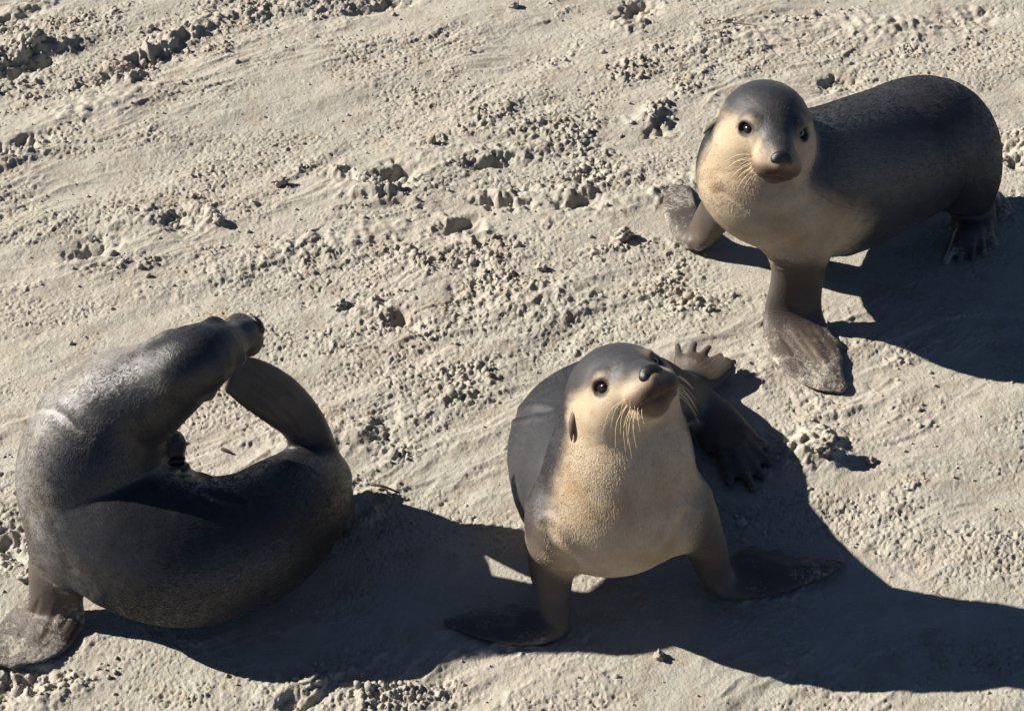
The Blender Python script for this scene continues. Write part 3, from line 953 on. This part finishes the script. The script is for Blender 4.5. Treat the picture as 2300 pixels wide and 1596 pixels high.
def sandy3(V, q, skin):
    r = np.full(len(V), .03)
    mz = np.exp(-(((q[:, 1] - .165) / .03) ** 2 + ((q[:, 2] + .03) / .03) ** 2 + ((np.abs(q[:, 0]) - .03) / .02) ** 2))
    r = np.maximum(r, .42 * mz)
    c = P(1640, 470, .3)
    for (u, v, z, rr, w) in ((1625, 440, .36, .05, .42), (1650, 500, .27, .05, .55), (1690, 560, .2, .05, .45)):
        dd = np.linalg.norm(V - P(u, v, z), axis=1)
        r = np.maximum(r, w * np.exp(-(dd / rr) ** 2))
    return np.maximum(r, skin * (.12 + .52 * smooth(.06, .01, V[:, 2])))


seal3 = build_seal("sea_lion", "sea lion at the right with dark humped back behind its cream neck", trunk3, (C3, f3, u3, .93), limb3,
                   fur=FUR_A, hairm=HAIR_A, pattern=dict(body=body3, sandy=sandy3, head=1.0), rnd=3,
                   wrinkles=[([(1735, 578), (1755, 585), (1775, 580)], .003, .003), ([(1737, 592), (1757, 598), (1772, 594)], .003, .003),
                             ([(1620, 430), (1680, 470), (1760, 480), (1830, 450)], .012, .003),
                             ([(1745, 740), (1790, 800), (1850, 860)], .004, .0016), ([(1780, 730), (1825, 790), (1870, 845)], .004, .0016), ([(1815, 725), (1850, 770), (1878, 810)], .004, .0016), ([(1850, 600), (1880, 560), (1900, 500)], .012, .004)])

# ---- curled sea lion scratching its chin with a hind flipper
tc = lambda x, y, z: cv(x, y, z)
trunk1 = [
    st(742, 1085, .070, .035, .035, tc(.2, .1, 1)),
    st(705, 1085, .100, .075, .080, tc(.2, .2, 1)),
    st(655, 1140, .125, .110, .108, tc(0, .2, 1)),
    st(560, 1210, .140, .130, .128, tc(0, .2, 1)),
    st(425, 1238, .158, .144, .144, tc(0, .2, 1)),
    st(305, 1200, .190, .148, .148, tc(.2, .2, 1)),
    st(222, 1115, .235, .148, .148, tc(.3, .2, 1)),
    st(212, 1015, .320, .136, .140, tc(.3, .1, 1)),
    st(256, 925, .400, .112, .112, tc(.3, -.1, 1)),
    st(325, 880, .450, .092, .090, tc(.1, .1, 1)),
    st(385, 842, .490, .078, .076, tc(-.1, .3, 1)),
]
f1 = cv(.70, .46, -.54); u1 = cv(.40, .30, .80)
C1 = P(436, 812, .520)
limb1 = [
    [Sweep([st(150, 1190, .22, .075, .06, up2(-1, -.6, 0)), st(128, 1275, .12, .060, .040, up2(-.5, -1, 0)), st(125, 1345, .050, .055, .028, up2(-.2, -1, .6)),
            st(118, 1385, .020, .068, .018, up2(0, -.3, 1)), st(75, 1420, .013, .082, .010, ZUP), st(25, 1450, .010, .062, .008, ZUP), st(-30, 1480, .008, .02, .006, ZUP)], 24, .03)]
    + fan_flipper(P(125, 1375, .02), [P(180, 1405, .010), P(140, 1435, .010), P(90, 1458, .010), P(35, 1490, .008), P(-35, 1490, .008)], .009, .005, .95),
    [Sweep([st(680, 1090, .12, .07, .05, tc(.3, .2, 1)), st(705, 1020, .17, .048, .035, tc(.3, .2, 1)), st(680, 950, .24, .046, .022, tc(.2, .2, 1)),
            st(630, 900, .31, .054, .016, tc(.2, .2, 1)), st(570, 862, .37, .052, .012, tc(.1, .2, 1)), st(520, 838, .41, .040, .010, tc(.1, .2, 1))], 24, .02)],
    [Sweep([st(725, 1075, .07, .04, .03), st(752, 1085, .05, .034, .018, tc(.6, 0, 1)), st(768, 1130, .025, .030, .014, tc(.6, 0, 1)), st(772, 1185, .012, .022, .010, tc(.6, 0, 1))], 10, .02)],
]
fold1 = [Ell(P(383, 1000, .30), np.eye(3), [.030, .030, .036], .015), Ell(P(395, 1062, .26), np.eye(3), [.028, .028, .022], .015), Ell(P(438, 1092, .23), np.eye(3), [.03, .03, .025], .02)]


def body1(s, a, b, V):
    return np.maximum(smooth(-.35, -1.0, b) * .22, smooth(-.35, -.98, a) * (.10 + .52 * smooth(.50, .72, s)))  # faint pale belly; outer side, mostly neck and shoulder, lightened as painted sunlight


def sandy1(V, q, skin):
    r = np.full(len(V), .03)
    for (u, v, z, rr, w) in ((150, 1290, .12, .08, .62), (160, 1370, .03, .07, .60), (430, 720, .50, .05, .5), (520, 700, .50, .05, .4)):
        dd = np.linalg.norm(V - P(u, v, z), axis=1)
        r = np.maximum(r, w * np.exp(-(dd / rr) ** 2))
    return np.maximum(r, skin * (.15 + .42 * smooth(.09, .01, V[:, 2])))


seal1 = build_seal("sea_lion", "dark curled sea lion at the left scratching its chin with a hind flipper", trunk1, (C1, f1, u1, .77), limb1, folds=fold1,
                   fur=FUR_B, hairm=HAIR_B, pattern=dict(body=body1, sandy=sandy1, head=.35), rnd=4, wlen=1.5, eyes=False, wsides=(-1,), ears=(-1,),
                   wrinkles=[([(62, 925), (100, 918), (140, 932), (175, 965)], .009, .0022),
                             ([(375, 1042), (400, 1035), (412, 1042)], .005, .008), ([(455, 1105), (500, 1120), (545, 1130)], .007, .003),
                             ([(120, 1180), (150, 1260), (200, 1330)], .012, .002),
                             ([(95, 1330), (70, 1390), (35, 1450)], .004, .0014), ([(135, 1340), (115, 1400), (85, 1455)], .004, .0014), ([(165, 1350), (150, 1390), (130, 1430)], .004, .0014),
                             ([(540, 850), (600, 890), (650, 940), (690, 1000)], .004, .0018), ([(530, 870), (580, 905), (630, 950)], .004, .0018), ([(555, 830), (620, 865), (670, 910)], .004, .0018)])

# ------------------------------------------------------------------ loose crumbs and clods of sand
def icos():
    t = (1 + 5 ** .5) / 2
    v = np.array([(-1, t, 0), (1, t, 0), (-1, -t, 0), (1, -t, 0), (0, -1, t), (0, 1, t), (0, -1, -t), (0, 1, -t), (t, 0, -1), (t, 0, 1), (-t, 0, -1), (-t, 0, 1)], float)
    v /= np.linalg.norm(v[0])
    f = np.array([(0, 11, 5), (0, 5, 1), (0, 1, 7), (0, 7, 10), (0, 10, 11), (1, 5, 9), (5, 11, 4), (11, 10, 2), (10, 7, 6), (7, 1, 8), (3, 9, 4), (3, 4, 2), (3, 2, 6), (3, 6, 8), (3, 8, 9), (4, 9, 5), (2, 4, 11), (6, 2, 10), (8, 6, 7), (9, 8, 1)])
    return v, f


def build_crumbs():
    rg = np.random.default_rng(7)
    n = 60000
    y = rg.uniform(2.4, 5.25, n); x = rg.uniform(-1, 1, n) * np.sqrt(y ** 2 + CAM[2] ** 2) * math.tan(math.radians(14)) * 1.05
    x = x.astype(np.float32); y = y.astype(np.float32)
    cm = crumb_mask(x, y)
    calm = np.zeros(n, np.float32)
    for u, v, a, b in CALM:
        calm = np.maximum(calm, ell_mask(x, y, u, v, a, b, 0, 4))
    keep = rg.random(n) < (0.03 + .40 * smooth(.45, 1.1, cm)) * (1 - .9 * calm)
    x = x[keep]; y = y[keep]; cm = cm[keep]; n = len(x)
    z = ground_h(x, y)
    r = np.exp(rg.normal(math.log(.0029), .50, n)) * (0.8 + .4 * cm)
    r = np.clip(r, .0018, .012)
    V0, F0 = icos()
    A = rg.normal(size=(n, 3, 3)); Q, _ = np.linalg.qr(A)
    jit = 1 + rg.uniform(-.28, .28, (n, 12, 1))
    sc = rg.uniform(.65, 1.2, (n, 1, 3))
    V = (V0[None] * jit * sc) @ Q
    V = V * r[:, None, None] + np.stack([x, y, z + r * .25], 1)[:, None, :]
    F = (F0[None] + (np.arange(n) * 12)[:, None, None]).reshape(-1, 3)
    o = link_mesh("sand_crumbs", V.reshape(-1, 3), F, SAND, smooth_shade=False)
    tag(o, "loose crumbs of dried sand strewn over the trampled ground", "sand crumbs", kind="stuff")


build_crumbs()


def clod(u, v, r, label, sx=1.0, sy=.8, sz=.7, ang=0.0, seed=0, sink=.3):
    """one lump of packed sand"""
    rg = np.random.default_rng(seed)
    V0, F0 = icos()
    V = [tuple(p) for p in V0]; F = [tuple(f) for f in F0]
    for _ in range(3):
        cache = {}; F2 = []
        def midp(a, b):
            k = (min(a, b), max(a, b))
            if k not in cache:
                m = np.array(V[a]) + np.array(V[b]); V.append(tuple(m / np.linalg.norm(m))); cache[k] = len(V) - 1
            return cache[k]
        for a, b, c in F:
            ab, bc, ca = midp(a, b), midp(b, c), midp(c, a)
            F2 += [(a, ab, ca), (b, bc, ab), (c, ca, bc), (ab, bc, ca)]
        F = F2
    V = np.array(V)
    n = fbm(V[:, 0] * 1.6 + seed * 3.1, V[:, 1] * 1.6 + V[:, 2] * 1.3, seed, 4) + .6 * fbm(V[:, 2] * 2.5, V[:, 0] * 2.5 - V[:, 1], seed + 5, 3)
    V = V * (1 + .75 * n[:, None])
    V = V * np.array([sx, sy, sz]) * r
    ca, sa = math.cos(ang), math.sin(ang)
    V = V @ np.array([[ca, sa, 0], [-sa, ca, 0], [0, 0, 1]])
    p = P(u, v)
    g = float(ground_h(np.array([p[0]], np.float32), np.array([p[1]], np.float32))[0])
    o = link_mesh("sand_clod", V, np.array(F), SAND, smooth_shade=True)
    o.location = (p[0], p[1], g + r * sz * (1 - sink) * .7)
    tag(o, label, "sand clod", "larger clods of packed sand")


CL = [
    (1400, 540, .018, "rounded sand clod left of the right sea lion's pale flipper", 1, 1, .9, 0),
    (1850, 1035, .020, "angular sand clod casting a dark shadow beyond the front sea lion's hind flipper", 1.2, .8, .8, .3),
    (1465, 270, .014, "grey sand lump between the top dark hollow and the right sea lion's head", .9, 1.2, .8, .5),
    (632, 418, .013, "small dark clod at the end of the crumb trail left of the big footprint", 1.5, .8, .9, .1),
    (490, 505, .014, "upright clod under the crumbly heap left of the image middle", .9, 1.1, .9, 0),
    (85, 105, .026, "dark headed clod beside the hollow in the upper left corner", 1, .8, .9, .4),
    (280, 150, .022, "clod at the lower end of the upper left rubble bank", 1.4, .8, .8, .6),
    (1155, 20, .014, "clod near the top edge between the two rubble banks", 1, .9, .8, 0),
    (1480, 1478, .010, "small clod standing on the lit edge below the front sea lion's shadow", 1, 1, 1, 0),
    (700, 1545, .014, "clod on the shadow edge below the curled sea lion", 1.3, .9, .8, .2),
    (1270, 1005, .0, "", 1, 1, 1, 0),
    (1955, 1040, .010, "brown clod in the open sand right of the angular clod", 1, .9, .8, 0),
    (765, 690, .014, "clod just right of the curled sea lion's nose", 1.1, .9, .9, .2),
    (1010, 1020 - 60, .0, "", 1, 1, 1, 0),
    (1215, 610, .012, "clod in the rubble band under the twin footprints", 1.2, .9, .8, 0),
    (60, 1300, .016, "clod in the hollow behind the curled sea lion's fore flipper", 1, 1, .8, 0),
]
for i, (u, v, r, lb, sx, sy, sz, an) in enumerate(CL):
    if r > 0:
        clod(u, v, r, lb, sx, sy, sz, an, seed=200 + i * 7)


def stick(name, pts, r, label, cat, mat):
    base = P(*pts[0][:2])
    W = []
    for u, v, dz in pts:
        p = P(u, v)
        p[2] = float(ground_h(np.array([p[0]], np.float32), np.array([p[1]], np.float32))[0]) + dz
        W.append(p)
    W = catmull(W, 10)
    v_, f_ = tube(W, np.linspace(r, r * .5, 10), 6)
    o = link_mesh(name, v_, f_, mat)
    tag(o, label, cat)


stick("twig", [(1610, 52, .004), (1650, 60, .006), (1700, 66, .005)], .0018, "thin twig lying on the sand near the top edge right of middle", "twig", TWIG)
stick("dry_weed", [(500, 1018, .004), (508, 1022, .006), (522, 1026, .004)], .0045, "small dark scrap of weed on the lit sand inside the curled sea lion", "weed", TWIG)
stick("twig", [(835, 1108, .012), (865, 1112, .010), (898, 1113, .008)], .0035, "dark stick beside the curled sea lion's hips", "twig", TWIG)
stick("dry_grass", [(2155, 1360, .003), (2120, 1345, .005), (2085, 1325, .007)], .0012, "pale dry stem at the edge of the front sea lion's long shadow", "stem", STRAW)
